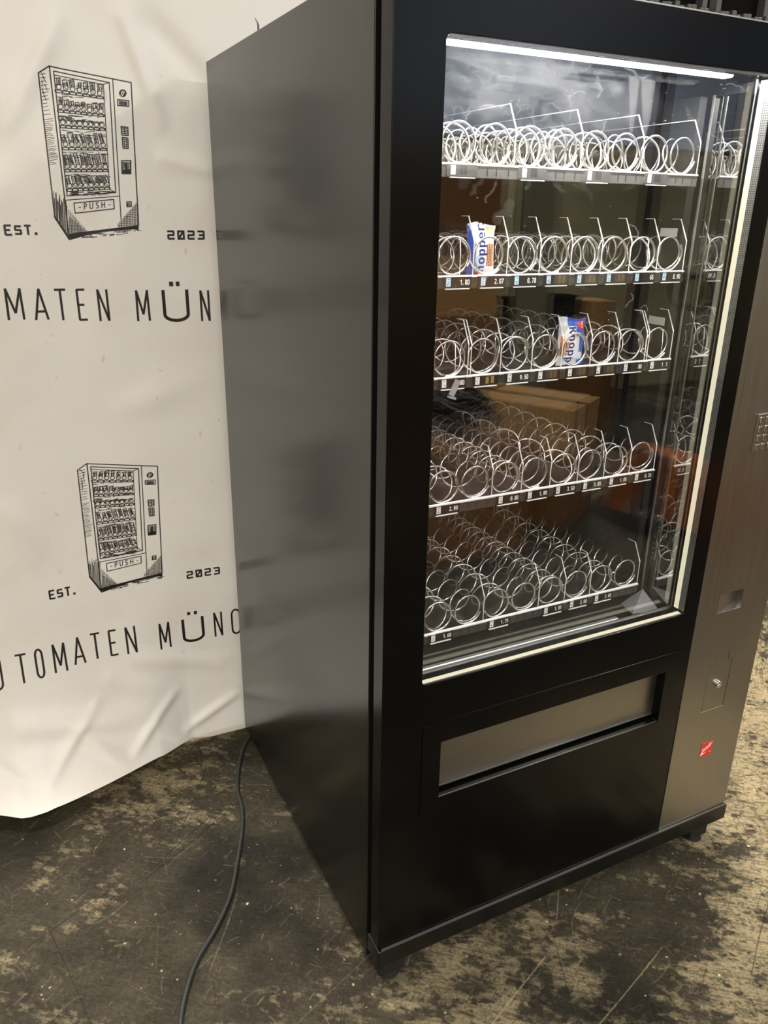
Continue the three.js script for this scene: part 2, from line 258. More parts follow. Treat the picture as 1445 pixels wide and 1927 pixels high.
{
  const U0 = -1.35, U1 = 0.42, TOP = 2.32, NU = 260, NV = 300;
  // creases: from, to (u, y), half-width, height
  const ridges = [[-0.30, 1.92, -0.43, 1.70, 0.022, 0.010], [-0.165, 1.93, -0.10, 1.72, 0.018, 0.012], [-0.10, 1.92, 0.02, 1.80, 0.03, -0.012], [-0.62, 0.19, -0.30, 0.13, 0.03, 0.014], [-0.56, 0.06, -0.42, 0.20, 0.016, 0.010], [-0.33, 0.05, -0.20, 0.16, 0.016, 0.012], [-0.17, 0.03, -0.02, 0.10, 0.015, 0.010],
    [-0.50, 0.62, -0.42, 0.52, 0.03, -0.006], [-0.30, 0.30, -0.05, 0.22, 0.025, 0.007], [-0.10, 1.64, 0.10, 1.60, 0.018, 0.008], [-0.6, 0.82, -0.5, 0.7, 0.03, 0.006], [-0.55, 1.72, -0.45, 1.6, 0.05, -0.007], [-0.36, 0.26, -0.22, 0.16, 0.03, 0.009], [-0.45, 0.12, -0.36, 0.03, 0.014, 0.010], [-0.68, 0.10, -0.56, 0.02, 0.018, -0.012], [-0.25, 1.03, -0.05, 1.10, 0.04, 0.005]];
  const fold = (u, y) => {
    let s = 0.016 * (fbm(u * 3.1 + 7, y * 2.2 + 3, 2) - 0.5) + 0.006 * (fbm(u * 9 + 1, y * 9 + 2, 2) - 0.5);
    for (const [a, b, c, d, w, h] of ridges) { const dx = c - a, dy = d - b, t = Math.min(1, Math.max(0, ((u - a) * dx + (y - b) * dy) / (dx * dx + dy * dy))); const e = Math.hypot(u - a - dx * t, y - b - dy * t) / w; if (e < 4) s += h * Math.exp(-e * e) * (0.4 + 0.6 * Math.sin(Math.PI * Math.min(1, 0.15 + t * 0.8))); }
    return s * sstep(0.2, -0.02, u) + s * 0.4 * sstep(-0.02, 0.2, u);
  };
  const pos = [], uv = [], idx = [];
  for (let j = 0; j <= NV; j++) for (let i = 0; i <= NU; i++) {
    const u = U0 + (U1 - U0) * i / NU, y0 = interp(u, HEM), y = y0 + (TOP - y0) * Math.pow(j / NV, 1.25);
    let k = interp(u, SU) * Math.exp(-Math.max(y, 0) / 0.16) + fold(u, y) * (0.25 + 0.75 * sstep(-0.02, 0.06, y - y0));
    pos.push(BO.x + BX.x * u + BN.x * k, y, BO.z + BX.z * u + BN.z * k); uv.push((u - BU0) / BW, (y - BY1 + BH) / BH);
  }
  const n = (NU + 1) * (NV + 1), T = 0.0012;
  for (let q = 0; q < n; q++) { pos.push(pos[3 * q] - BN.x * T, pos[3 * q + 1], pos[3 * q + 2] - BN.z * T); uv.push(uv[2 * q], uv[2 * q + 1]); }
  const quad = (a, b, c, d) => idx.push(a, b, c, a, c, d);
  for (let j = 0; j < NV; j++) for (let i = 0; i < NU; i++) { const a = j * (NU + 1) + i, b = a + 1, c = b + NU + 1, d = a + NU + 1; quad(a, b, c, d); quad(n + b, n + a, n + d, n + c); }
  for (let i = 0; i < NU; i++) { quad(n + i, n + i + 1, i + 1, i); const a = NV * (NU + 1) + i; quad(a, a + 1, n + a + 1, n + a); }
  const g = new THREE.BufferGeometry(); g.setAttribute('position', new THREE.Float32BufferAttribute(pos, 3)); g.setAttribute('uv', new THREE.Float32BufferAttribute(uv, 2)); g.setIndex(idx); g.computeVertexNormals();
  const t = thing('banner', 'large white vinyl banner printed with black lettering and vending machine sketches', 'banner');
  part('printed_sheet', g, phys({ map: bannerTexture(), roughness: 0.5, side: THREE.DoubleSide }), t);
  const bar = new THREE.CylinderGeometry(0.02, 0.02, U1 - U0 + 0.1, 16).rotateZ(Math.PI / 2).rotateY(-BA).translate((U0 + U1) / 2 * BX.x, TOP + 0.018, BO.z + (U0 + U1) / 2 * BX.z);
  part('hanging_bar', bar, std({ color: lin(0.5, 0.5, 0.5), metalness: 1, roughness: 0.4 }), t);
  for (const u of [U0 + 0.15, U1 - 0.15]) part('hanging_wire', box(u * BX.x - 0.002, u * BX.x + 0.002, TOP + 0.03, RH, BO.z + u * BX.z - 0.002, BO.z + u * BX.z + 0.002), std({ color: lin(0.3, 0.3, 0.3), metalness: 1, roughness: 0.4 }), t);
}

// ---------------------------------------------------------------- materials of the machine
function grain(w, h, fn) { const [c, g] = canvas(w, h), im = g.createImageData(w, h); for (let j = 0; j < h; j++) for (let i = 0; i < w; i++) { const v = fn(i, j), o = 4 * (j * w + i); im.data[o] = im.data[o + 1] = im.data[o + 2] = v; im.data[o + 3] = 255; } g.putImageData(im, 0, 0); const t = tex(c, false); t.wrapS = t.wrapT = THREE.RepeatWrapping; return t; }
const brushed = grain(512, 512, (i, j) => 190 + 50 * (fbm(i * 0.5, j * 0.01, 2) - 0.5) + 70 * (fbm(i * 0.008 + 3, j * 0.006, 3) - 0.5));
const M = {
  side: phys({ color: lin(0.005, 0.005, 0.0047), roughness: 0.235, ior: 1.6 }),
  frame: phys({ color: lin(0.002, 0.002, 0.002), roughness: 0.19, specularIntensity: 0.45 }),
  gap: std({ color: lin(0.004, 0.004, 0.004), roughness: 0.8 }),
  steel: std({ color: lin(0.36, 0.342, 0.318), metalness: 1, roughness: 0.48, roughnessMap: brushed }),
  chrome: std({ color: lin(0.75, 0.75, 0.74), metalness: 1, roughness: 0.16 }),
  wire: std({ color: lin(0.80, 0.79, 0.77), metalness: 1, roughness: 0.22 }),
  alu: std({ color: lin(0.72, 0.72, 0.70), metalness: 1, roughness: 0.35 }),
  liner: std({ color: lin(0.016, 0.016, 0.016), roughness: 0.5 }),
  base: std({ color: lin(0.30, 0.29, 0.28), metalness: 1, roughness: 0.28 }),
  rail: std({ color: lin(0.05, 0.048, 0.045), roughness: 0.3 }),
  railClear: std({ color: lin(0.10, 0.10, 0.10), roughness: 0.25 }),
  lip: std({ color: lin(0.85, 0.85, 0.84), roughness: 0.3 }),
  glass: phys({ color: 0xffffff, transmission: 1, thickness: 0, roughness: 0, ior: 1.8, side: THREE.DoubleSide }),
  acrylic: phys({ color: lin(0.96, 0.96, 0.96), transmission: 1, thickness: 0, roughness: 0.03, ior: 1.4, side: THREE.DoubleSide }),
  edge: std({ color: lin(0.85, 0.85, 0.84), roughness: 0.35 }),
  mirror: std({ color: lin(0.55, 0.55, 0.54), metalness: 1, roughness: 0.03 }),
};
M.side.roughnessMap = grain(512, 512, (i, j) => 225 + 50 * (fbm(i * 0.012, j * 0.012, 4) - 0.5)); 

// ---------------------------------------------------------------- vending machine
const W = 1.02, HT = 1.831, HB = 1.8445, ZB = -0.96;
const VM = thing('vending_machine', 'tall black snack vending machine with lit glass front and steel payment column', 'vending machine');
// body shell
part('side_panel', [rbox(0, 0.018, 0.0, HB, ZB, -0.057, 0.002)], M.side, VM);
part('side_panel', [rbox(W - 0.018, W, 0.0, HB, ZB, -0.057, 0.002)], M.side, VM);
part('back_panel', [box(0.018, W - 0.018, 0.0, HB - 0.018, ZB, ZB + 0.018)], M.side, VM);
part('top_panel', [rbox(0.018, W - 0.018, HB - 0.018, HB - 0.002, ZB, -0.057, 0.002)], M.side, VM);
part('base_panel', [box(0.018, W - 0.018, 0.0, 0.02, ZB + 0.018, -0.06)], M.side, VM);
parts('door_seal', [box(0.012, W - 0.012, 0.06, 0.10, -0.058, -0.036), box(0.012, W - 0.012, HT - 0.04, HT - 0.015, -0.058, -0.036), box(0.012, 0.035, 0.10, HT - 0.04, -0.058, -0.036), box(W - 0.035, W - 0.012, 0.10, HT - 0.04, -0.058, -0.036)], M.gap, VM);
// door frame with window and delivery openings
const GX0 = 0.083, GX1 = 0.7475, GY0 = 0.703, GY1 = 1.756;
{
  const s = rect(0, 0.7845, 0.078, HT, 0.003); s.holes.push(hole(GX0, GX1, GY0, GY1, 0.010), hole(0.129, 0.7155, 0.430, 0.5645, 0.002));
  part('door_frame', extrude(s, -0.037, 0, 0.0012), M.frame, VM);
  const t = new THREE.Shape(); t.moveTo(0.087, 0.400); t.lineTo(0.7555, 0.400); t.lineTo(0.7555, 0.598); t.absarc(0.7425, 0.598, 0.013, 0, Math.PI / 2); t.lineTo(0.102, 0.612); t.absarc(0.102, 0.597, 0.015, Math.PI / 2, Math.PI); t.lineTo(0.087, 0.400);
  t.holes.push(hole(0.129, 0.7155, 0.430, 0.5645, 0.002));
  part('delivery_surround', extrude(t, -0.002, 0.0025, 0.0012), M.frame, VM);
  part('delivery_flap', [rbox(0.105, 0.735, 0.4385, 0.60, -0.026, -0.020, 0.001)], std({ color: lin(0.39, 0.37, 0.335), metalness: 1, roughness: 0.5, roughnessMap: brushed }), VM);
  parts('flap_lip', [box(0.129, 0.7155, 0.4375, 0.440, -0.0198, -0.0185), box(0.129, 0.7155, 0.4285, 0.4305, -0.002, 0.0006)], std({ color: lin(0.12, 0.12, 0.11), roughness: 0.25, metalness: 0.6 }), VM);
  parts('delivery_chute', [box(0.10, 0.74, 0.36, 0.66, -0.10, -0.095), box(0.10, 0.74, 0.36, 0.41, -0.095, -0.0375)], M.gap, VM);
  part('top_edge', [box(0.0, W, HT - 0.0016, HT + 0.0005, -0.0016, 0.0004)], std({ color: lin(0.34, 0.34, 0.32), metalness: 1, roughness: 0.4 }), VM);
  part('plinth', [rbox(-0.002, W + 0.006, 0.030, 0.075, -0.05, 0.006, 0.003)], std({ color: lin(0.004, 0.004, 0.004), roughness: 0.3 }), VM);
  part('plinth_edge', [box(0.006, W, 0.0748, 0.0775, 0.001, 0.0055)], std({ color: lin(0.13, 0.13, 0.125), roughness: 0.3, metalness: 0.5 }), VM);
  for (const [x, z] of [[0.04, -0.03], [0.955, -0.03], [0.05, -0.88], [0.965, -0.88], [0.035, -0.45]]) part('foot', [rbox(x - 0.03, x + 0.03, FY + 0.012, 0.034, z - 0.022, z + 0.022, 0.004), new THREE.CylinderGeometry(0.02, 0.026, 0.014, 20).translate(x, FY + 0.007, z)], M.gap, VM);
}
// payment column
{
  const s = rect(0.787, W, 0.078, HT - 0.004, 0.002);
  s.holes.push(hole(0.8525, 0.929, 0.6805, 0.7285, 0.001));
  const lockPts = [[0.8625, 0.409], [0.9365, 0.409], [0.9375, 0.5415], [0.9225, 0.5415], [0.9225, 0.5665], [0.8755, 0.5665], [0.8755, 0.5415], [0.8625, 0.5415]];
  const grow = (P, d) => P.map(([x, y]) => [x + Math.sign(x - 0.899) * d, y + Math.sign(y - 0.5) * d]);
  const hp = new THREE.Path(); lockPts.forEach(([x, y], i) => hp[i ? 'lineTo' : 'moveTo'](x, y)); hp.closePath(); s.holes.push(hp);
  part('payment_panel', extrude(s, -0.037, 0, 0.0008), M.steel, VM);
  part('panel_backing', [box(0.79, W - 0.004, 0.35, 0.75, -0.037, -0.020)], M.gap, VM);
  const ls = new THREE.Shape(); grow(lockPts, -0.0011).forEach(([x, y], i) => ls[i ? 'lineTo' : 'moveTo'](x, y)); ls.closePath();
  const lp = part('lock_plate', extrude(ls, -0.012, -0.0006, 0.0006), M.steel, VM);
  const cyl = new THREE.CylinderGeometry(0.0095, 0.0105, 0.006, 28).rotateX(Math.PI / 2).translate(0.9005, 0.481, 0.002);
  part('lock_cylinder', [cyl, new THREE.TorusGeometry(0.0078, 0.0014, 8, 28).translate(0.9005, 0.481, 0.005), new THREE.CylinderGeometry(0.0018, 0.0018, 0.003, 12).rotateX(Math.PI / 2).translate(0.8985, 0.478, 0.0062), new THREE.CylinderGeometry(0.0018, 0.0018, 0.003, 12).rotateX(Math.PI / 2).translate(0.9025, 0.479, 0.0062), box(0.8985, 0.903, 0.4835, 0.4855, 0.004, 0.0066)], M.chrome, lp);
  const rf = new THREE.BoxGeometry(0.078, 0.050, 0.002).rotateY(0.14).rotateX(-0.05).translate(0.8905, 0.7045, -0.010);
  part('coin_return', rf, M.steel, VM);
  // emblem: red square with a slanted white script
  const [c, g] = canvas(256, 256); g.fillStyle = '#d2201f'; g.fillRect(0, 0, 256, 256); g.fillStyle = g.strokeStyle = '#f4ece6';
  g.save(); g.translate(36, 176); g.rotate(-0.42); g.transform(1, 0, -0.18, 1, 0, 0); g.font = 'italic bold 92px serif'; g.fillText('Sielaff', -4, 0, 196); g.restore();
  g.beginPath(); g.moveTo(4, 238); g.lineTo(150, 176); g.lineTo(60, 196); g.lineTo(46, 160); g.lineTo(34, 160); g.fill(); g.beginPath(); g.moveTo(206, 90); g.lineTo(252, 6); g.lineTo(232, 22); g.lineTo(190, 92); g.fill();
  g.lineWidth = 5; g.beginPath(); g.arc(214, 200, 9, 0, 6.3); g.stroke();
  const e = new THREE.BoxGeometry(0.0385, 0.040, 0.0006).translate(0.9065, 0.2885, 0.0004);
  const em = part('emblem_sticker', e, std({ map: tex(c), roughness: 0.35 }), VM); em.userData.label = 'small red square sticker with slanted white script';
  const kp = part('keypad', [rbox(0.861, 0.937, 1.0625, 1.1455, -0.0005, 0.004, 0.0012)], M.steel, VM);
  for (let r = 0; r < 4; r++) for (let q = 0; q < 4; q++) { const x = 0.8715 + q * 0.0183, y = 1.0745 + r * 0.0195; part('key', [rbox(x - 0.006, x + 0.006, y - 0.0065, y + 0.0065, 0.0036, 0.0066, 0.0018)], M.chrome, kp); }
  const disp = part('display', [rbox(0.85, 0.96, 1.36, 1.42, -0.0005, 0.005, 0.002)], std({ color: lin(0.02, 0.02, 0.02), roughness: 0.15 }), VM);
}
// interior of the goods compartment
part('inner_back_wall', [box(0.05, 0.775, 0.66, 1.81, -0.715, -0.70)], M.liner, VM);
part('inner_left_wall', [box(0.05, 0.065, 0.66, 1.81, -0.70, -0.06)], M.liner, VM);
part('inner_right_wall', [box(0.762, 0.775, 0.66, 1.81, -0.70, -0.0375)], M.liner, VM);
part('inner_ceiling', [box(0.065, 0.762, 1.80, 1.81, -0.70, -0.0375)], M.liner, VM);
parts('inner_floor', [box(0.065, 0.762, 0.66, 0.668, -0.70, -0.0375), box(0.065, 0.762, 0.668, 0.694, -0.70, -0.105)], M.liner, VM);
part('floor_step_edge', [box(0.07, 0.75, 0.692, 0.6948, -0.1055, -0.1035)], std({ color: lin(0.12, 0.12, 0.11), roughness: 0.4 }), VM);
parts('bolt', [[0.50, 1.665], [0.64, 1.735], [0.655, 1.72]].map(([x, y]) => new THREE.SphereGeometry(0.004, 12, 8).scale(1, 1, 0.5).translate(x + 0.2, y + 0.12, -0.698)), M.lip, VM);
// reflective side panel and upright rail at the right end of the trays
part('side_reflector', [box(0.738, 0.7388, 0.7055, 1.735, -0.135, -0.0425)], M.mirror, VM);
part('partition_edge', [box(0.7125, 0.7305, 0.70, 1.735, -0.30, -0.134)], M.liner, VM);
parts('guide_rail', [box(0.7205, 0.7222, 0.705, 1.735, -0.110, -0.107), box(0.7250, 0.7258, 0.705, 1.735, -0.116, -0.114)], M.alu, VM);
part('guide_channel', [new THREE.PlaneGeometry(0.02, 1.03).rotateY(Math.PI / 2).translate(0.7165, 1.22, -0.118)], M.acrylic, VM);
{
  const b = new THREE.BufferGeometry();
  const v = [[0.655, 0.6945, -0.062], [0.722, 0.6945, -0.05], [0.729, 0.6945, -0.105], [0.665, 0.6945, -0.112], [0.716, 0.722, -0.104], [0.724, 0.722, -0.108]];
  const f = [[0, 1, 5], [0, 5, 4], [0, 4, 3], [1, 2, 5], [3, 4, 5], [3, 5, 2], [0, 3, 2], [0, 2, 1]];
  b.setAttribute('position', new THREE.Float32BufferAttribute(f.flatMap((t) => t.flatMap((k) => v[k])), 3)); b.setAttribute('uv', new THREE.Float32BufferAttribute(new Array(48).fill(0), 2)); b.computeVertexNormals();
  part('corner_bracket', b, std({ color: lin(0.13, 0.13, 0.14), roughness: 0.4, metalness: 0.3, side: THREE.DoubleSide }), VM);
}
// glazing
{
  const pane = (z) => new THREE.PlaneGeometry(GX1 - GX0, GY1 - GY0).translate((GX0 + GX1) / 2, (GY0 + GY1) / 2, z);
  const outer = part('window_glass', pane(-0.002), M.glass, VM);
  part('inner_window_glass', pane(-0.040), M.glass, VM);
  const dots = (() => { const [c, g] = canvas(64, 64); g.fillStyle = '#b8b8b4'; g.fillRect(0, 0, 64, 64); g.fillStyle = '#2a2a2a'; for (const [x, y] of [[16, 16], [48, 48], [16, 48], [48, 16]]) { g.beginPath(); g.arc(x, y, 9, 0, 6.3); g.fill(); } const t = tex(c); t.wrapS = t.wrapT = THREE.RepeatWrapping; return t; })();
  const dm = std({ map: dots, color: lin(0.45, 0.45, 0.45), metalness: 0.6, roughness: 0.4 });
  const ring = (x0, x1, y0, y1, z, k) => { const g = box(x0, x1, y0, y1, -z[1], -z[0]); const p = g.attributes.position, n = g.attributes.normal, uv = g.attributes.uv; for (let i = 0; i < p.count; i++) uv.setXY(i, Math.abs(n.getX(i)) > 0.5 || Math.abs(n.getZ(i)) > 0.5 && x1 - x0 < 0.1 ? p.getY(i) / k : p.getX(i) / k, p.getZ(i) / k); return g; };
  parts('spacer_bar', [ring(GX1 - 0.0015, GX1 + 0.004, GY0, GY1, [0.004, 0.019], 0.008), ring(GX0, GX1, GY0 - 0.004, GY0 + 0.0008, [0.003, 0.006], 0.008), ring(GX0 - 0.004, GX0 + 0.0005, GY0, GY1, [0.004, 0.019], 0.008), ring(GX0, GX1, GY1 - 0.0005, GY1 + 0.004, [0.004, 0.019], 0.008)], dm, VM);
  const glow = std({ color: lin(0.25, 0.24, 0.19), emissive: STRIP_COLOR, emissiveIntensity: 0.66, roughness: 0.5 });  // pale edging round the pane, given an even glow of its own
  part('pale_strip', [box(GX1 - 0.0015, GX1 + 0.004, GY0 + 0.004, GY1 - 0.004, -0.032, -0.0195)], glow, VM);
  part('pale_strip', [box(GX0 + 0.003, GX1 - 0.004, GY0 - 0.004, GY0 + 0.0012, -0.0165, -0.0065)], glow, VM);
  parts('pane_edge', [box(GX1 - 0.0018, GX1, GY0 + 0.002, GY1 - 0.002, -0.0415, -0.0385), box(GX0, GX1, GY0 - 0.001, GY0 + 0.003, -0.0415, -0.039)], M.alu, VM);
  parts('sill_rail', [rbox(0.09, 0.60, GY0 - 0.012, GY0 + 0.002, -0.058, -0.046, 0.003), box(0.085, 0.745, GY0 - 0.008, GY0 - 0.0008, -0.038, -0.018)], M.alu, VM);
  parts('window_reveal', [box(GX0 - 0.012, GX0 - 0.0005, GY0 - 0.02, GY1 + 0.02, -0.06, -0.0375), box(GX1 + 0.004, GX1 + 0.014, GY0 - 0.02, GY1 + 0.02, -0.06, -0.0375), box(GX0, GX1, GY0 - 0.03, GY0 - 0.013, -0.07, -0.018), box(GX0, GX1, GY1 + 0.03, GY1 + 0.042, -0.06, -0.0375)], M.frame, VM);
  const r1 = new THREE.RectAreaLight(STRIP_COLOR, STRIP * 0.8, 0.011, 1.03); r1.position.set(GX1 - 0.0022, 1.23, -0.0258); r1.lookAt(0, 1.23, -0.0258); scene.add(r1);
  const r2 = new THREE.RectAreaLight(STRIP_COLOR, STRIP * 0.8, 0.65, 0.009); r2.position.set(0.415, GY0 + 0.003, -0.0115); r2.lookAt(0.415, 2, -0.5); scene.add(r2);
  // wiped smears on the inside of the pane
  const SW = 1024, SH = 1024, [c, g] = canvas(SW, SH); g.fillStyle = '#000'; g.fillRect(0, 0, SW, SH);
  const sx = (x) => (x - GX0) / (GX1 - GX0) * SW, sy = (y) => (GY1 - y) / 0.45 * SH;
  g.lineCap = 'round';
  for (let i = 0; i < 26; i++) { const x = rr(0.09, 0.5), y = rr(1.62, 1.752); const r = rr(20, 110), X = sx(x), Y = sy(y), q = g.createRadialGradient(X, Y, 0, X, Y, r); q.addColorStop(0, `rgba(255,255,255,${rr(0.05, 0.13)})`); q.addColorStop(1, 'rgba(255,255,255,0)'); g.fillStyle = q; g.fillRect(X - r, Y - r, 2 * r, 2 * r); }
  for (let i = 0; i < 150; i++) {
    let x = sx(rr(0.09, 0.42)), y = sy(rr(1.60, 1.75)); if (i > 120) { x = sx(rr(0.09, 0.72)); y = sy(rr(1.35, 1.75)); }
    g.strokeStyle = `rgba(255,255,255,${i % 3 ? rr(0.015, 0.04) : rr(0.07, 0.2)})`; g.lineWidth = i % 3 ? rr(8, 30) : rr(1, 5); g.beginPath(); g.moveTo(x, y); let a = rr(-1.2, 1.2);
    for (let k = 0; k < 6; k++) { a += rr(-1.1, 1.1); const L = rr(5, 22); const nx = x + Math.cos(a) * L, ny = y + Math.sin(a) * L; g.quadraticCurveTo(x + rr(-6, 6), y + rr(-6, 6), nx, ny); x = nx; y = ny; } g.stroke();
  }
  for (let i = 0; i < 10; i++) { const y = sy(rr(1.66, 1.75)), x = sx(rr(0.1, 0.2)); g.strokeStyle = `rgba(255,255,255,${rr(0.02, 0.06)})`; g.lineWidth = rr(5, 22); g.beginPath(); g.moveTo(x, y); g.lineTo(x + rr(100, 420), y + rr(-10, 40)); g.stroke(); }
  g.fillStyle = 'rgba(255,255,255,0.13)'; for (const [x, w] of [[0.462, 0.012], [0.492, 0.016]]) { g.beginPath(); g.moveTo(sx(x - w), sy(1.74)); g.lineTo(sx(x + w), sy(1.735)); g.lineTo(sx(x + w * 0.9), sy(1.68)); g.lineTo(sx(x + 0.006), sy(1.636)); g.fill(); }
  for (let i = 0; i < 70; i++) { g.fillStyle = `rgba(255,255,255,${rr(0.1, 0.6)})`; g.beginPath(); g.arc(rr(0, SW), rr(0, SH * (i < 40 ? 0.3 : 1)), rr(0.7, 2.2), 0, 6.3); g.fill(); }
  const am = tex(c, false);
  const sm = new THREE.PlaneGeometry(GX1 - GX0 - 0.004, 0.45 - 0.004).translate((GX0 + GX1) / 2, GY1 - 0.225, -0.0385);
  part('smear_film', sm, std({ color: lin(0.95, 0.97, 1.0), roughness: 1, transparent: true, alphaMap: am, side: THREE.DoubleSide, depthWrite: false }), VM);
}
// light bar
{
  part('light_bar', [rbox(0.10, 0.712, 1.757, 1.769, -0.086, -0.062, 0.004)], std({ color: 0xffffff, emissive: LED_COLOR, emissiveIntensity: 6, roughness: 0.5 }), VM);
  part('light_bar_housing', [box(0.095, 0.72, 1.7685, 1.80, -0.09, -0.060)], M.liner, VM);
  const l = new THREE.RectAreaLight(LED_COLOR, LED, 0.60, 0.018); l.position.set(0.408, 1.756, -0.074); l.rotation.set(-Math.PI / 2 - 0.12, 0, 0); scene.add(l);
}

// ---------------------------------------------------------------- trays, spirals, dividers, price labels
const TX0 = 0.147, CELL = 0.070, ZF = -0.11, DEPTH = 0.53;
const LABELS = [];   // atlas cells
const ATLAS_COLS = 6, ATLAS_ROWS = 6, [ac, ag] = canvas(ATLAS_COLS * 256, ATLAS_ROWS * 80);
ag.fillStyle = '#141414'; ag.fillRect(0, 0, ac.width, ac.height);
const atlas = tex(ac);
function labelGeometry(kind, price, x0, y0) {
  const n = LABELS.length; LABELS.push(price); const cx = (n % ATLAS_COLS) * 256, cy = Math.floor(n / ATLAS_COLS) * 80;
  const dark = kind !== 'clear';
  ag.fillStyle = dark ? '#15151a' : '#4c4c4c'; ag.fillRect(cx, cy, 256, 80);
  ag.fillStyle = kind === 'blue' ? '#b9d6e8' : '#e9e9e6'; ag.fillRect(cx + 34, cy + 8, 40, 62);
  ag.fillStyle = '#30363c'; ag.font = 'bold 26px sans-serif';
  if (kind === 'clear') { ag.fillStyle = '#333333'; ag.fillRect(cx + 110, cy + 8, 26, 60); ag.fillRect(cx + 140, cy + 8, 30, 60); } else { for (let k = 0; k < 7; k++) ag.fillRect(cx + 39 + rr(0, 20), cy + 34 + rr(0, 26), rr(4, 12), rr(2, 5)); ag.fillRect(cx + 50, cy + 16, 14, 5); }
  if (price) { ag.fillStyle = '#f2f2ee'; ag.font = 'bold 54px sans-serif'; ag.save(); ag.translate(cx + 240, cy + 60); ag.scale(0.72, 1); ag.textAlign = 'right'; ag.fillText(price, 0, 0); ag.restore(); }
  else if (kind === 'gold') { ag.fillStyle = '#8a7a4a'; ag.fillRect(cx + 130, cy + 12, 30, 56); ag.fillRect(cx + 180, cy + 10, 30, 56); }
  else if (dark) { ag.fillStyle = '#3a3630'; ag.fillRect(cx + 110, cy + 6, 120, 66); ag.fillStyle = '#5d5238'; ag.fillRect(cx + 150, cy + 10, 26, 58); ag.fillRect(cx + 190, cy + 10, 26, 58); }
  const g = new THREE.BoxGeometry(0.058, 0.0175, 0.0012).translate(x0 + 0.037, y0 - 0.0105, ZF + 0.0012), uv = g.attributes.uv;
  for (let i = 0; i < uv.count; i++) uv.setXY(i, (cx + uv.getX(i) * 254 + 1) / ac.width, 1 - (cy + (1 - uv.getY(i)) * 78 + 1) / ac.height);
  return g;
}
const labelMat = std({ map: atlas, roughness: 0.35 });
class Helix extends THREE.Curve {
  constructor(R, pitch, turns, hand, tail) { super(); Object.assign(this, { R, pitch, turns, hand, tail }); }
  getPoint(t, out = new THREE.Vector3()) {
    const full = 1.15, total = this.turns + full, a = t * total;          // the first loop lies nearly flat, as the photo's end rings do
    const z = a < full ? -a * 0.006 : -full * 0.006 - (a - full) * this.pitch, th = this.hand * a * Math.PI * 2;
    return out.set(Math.cos(th) * this.R, Math.sin(th) * this.R, z);
  }
}
const spiralCache = new Map();
function spiralGeometry(pitch, hand) {
  const key = pitch + '/' + hand; if (!spiralCache.has(key)) { const turns = Math.floor((DEPTH - 0.02) / pitch); spiralCache.set(key, new THREE.TubeGeometry(new Helix(0.0305, pitch, turns, hand), Math.round((turns + 1.15) * 26), 0.0021, 6)); } return spiralCache.get(key);
}
function dividerGeometries(topEdge, tall = 0.095, knee = 0.055, back = 0.022) {
  const s = new THREE.Shape(); s.moveTo(0, 0); s.lineTo(0, knee); s.lineTo(-back, tall); s.lineTo(-DEPTH + 0.01, tall); s.lineTo(-DEPTH + 0.01, 0); s.closePath();
  const plate = new THREE.ShapeGeometry(s).rotateY(-Math.PI / 2);       // (shape x -> -z... turned below)
  plate.applyMatrix4(new THREE.Matrix4().makeScale(1, 1, 1));
  const p = plate.attributes.position; for (let i = 0; i < p.count; i++) p.setXYZ(i, 0, p.getY(i), -Math.abs(p.getZ(i)));
  plate.computeVertexNormals();
  const bar = (y0, z0, y1, z1, w, h = w) => { const L = Math.hypot(y1 - y0, z1 - z0), g = new THREE.BoxGeometry(w, h, L); g.rotateX(-Math.atan2(y1 - y0, z1 - z0)); return g.translate(0, (y0 + y1) / 2, (z0 + z1) / 2); };
  const edge = mergeGeometries([bar(0, 0, knee, 0, 0.0010), bar(knee, 0, tall, -back, 0.0015), bar(tall, -back, tall, -back - (topEdge || 0.022), topEdge ? 0.0012 : 0.0012)]);
  return [plate, edge];
}
const [dPlate, dEdge] = dividerGeometries(0), [, dEdgeLong] = dividerGeometries(0.45), [gPlate, gEdge] = dividerGeometries(0, 0.058, 0.034, 0.012);
function guideGeometry() { const s = new THREE.PlaneGeometry(0.03, 0.052).rotateY(Math.PI / 2).translate(0, 0.028, -0.03); return s; }
const TRAYS = [
  { y: 1.600, cells: [2, 2, 2, 2], clear: true, prices: ['', '', '', ''], pitch: [0.045, 0.045, 0.036, 0.036, 0.05, 0.05, 0.05, 0.05], label: 'top' },
  { y: 1.4255, cells: [1, 1, 1, 1, 1, 1, 1, 1], prices: ['1. 80', '2. 07', '0. 78', '', '', '', '65', '8. 90'], pitch: [0.05, 0.06, 0.05, 0.044, 0.04, 0.044, 0.06, 0.055], guides: [0, 6] },
  { y: 1.2525, cells: [1, 1, 1, 1, 1, 1, 1, 1], prices: ['.  80', '', '9. 50', '', '', '', '80', '1   5'], pitch: [0.06, 0.055, 0.05, 0.05, 0.06, 0.05, 0.055, 0.06], guides: [0, 5, 7] },
  { y: 1.0125, cells: [2, 1, 1, 1, 1, 1, 1], prices: ['2. 90', '0. 80', '1. 90', '3. 50', '1. 85', '1. 80', '0. 35'], pitch: [0.058, 0.058, 0.036, 0.036, 0.09, 0.04, 0.06, 0.06] },
  { y: 0.737, cells: [2, 2, 1, 1, 2], prices: ['1. 60', '1. 75', '1. 85', '2. 00', '2. 60'], pitch: [0.05, 0.05, 0.052, 0.052, 0.034, 0.05, 0.05, 0.05] },
];
const trayGroups = [];
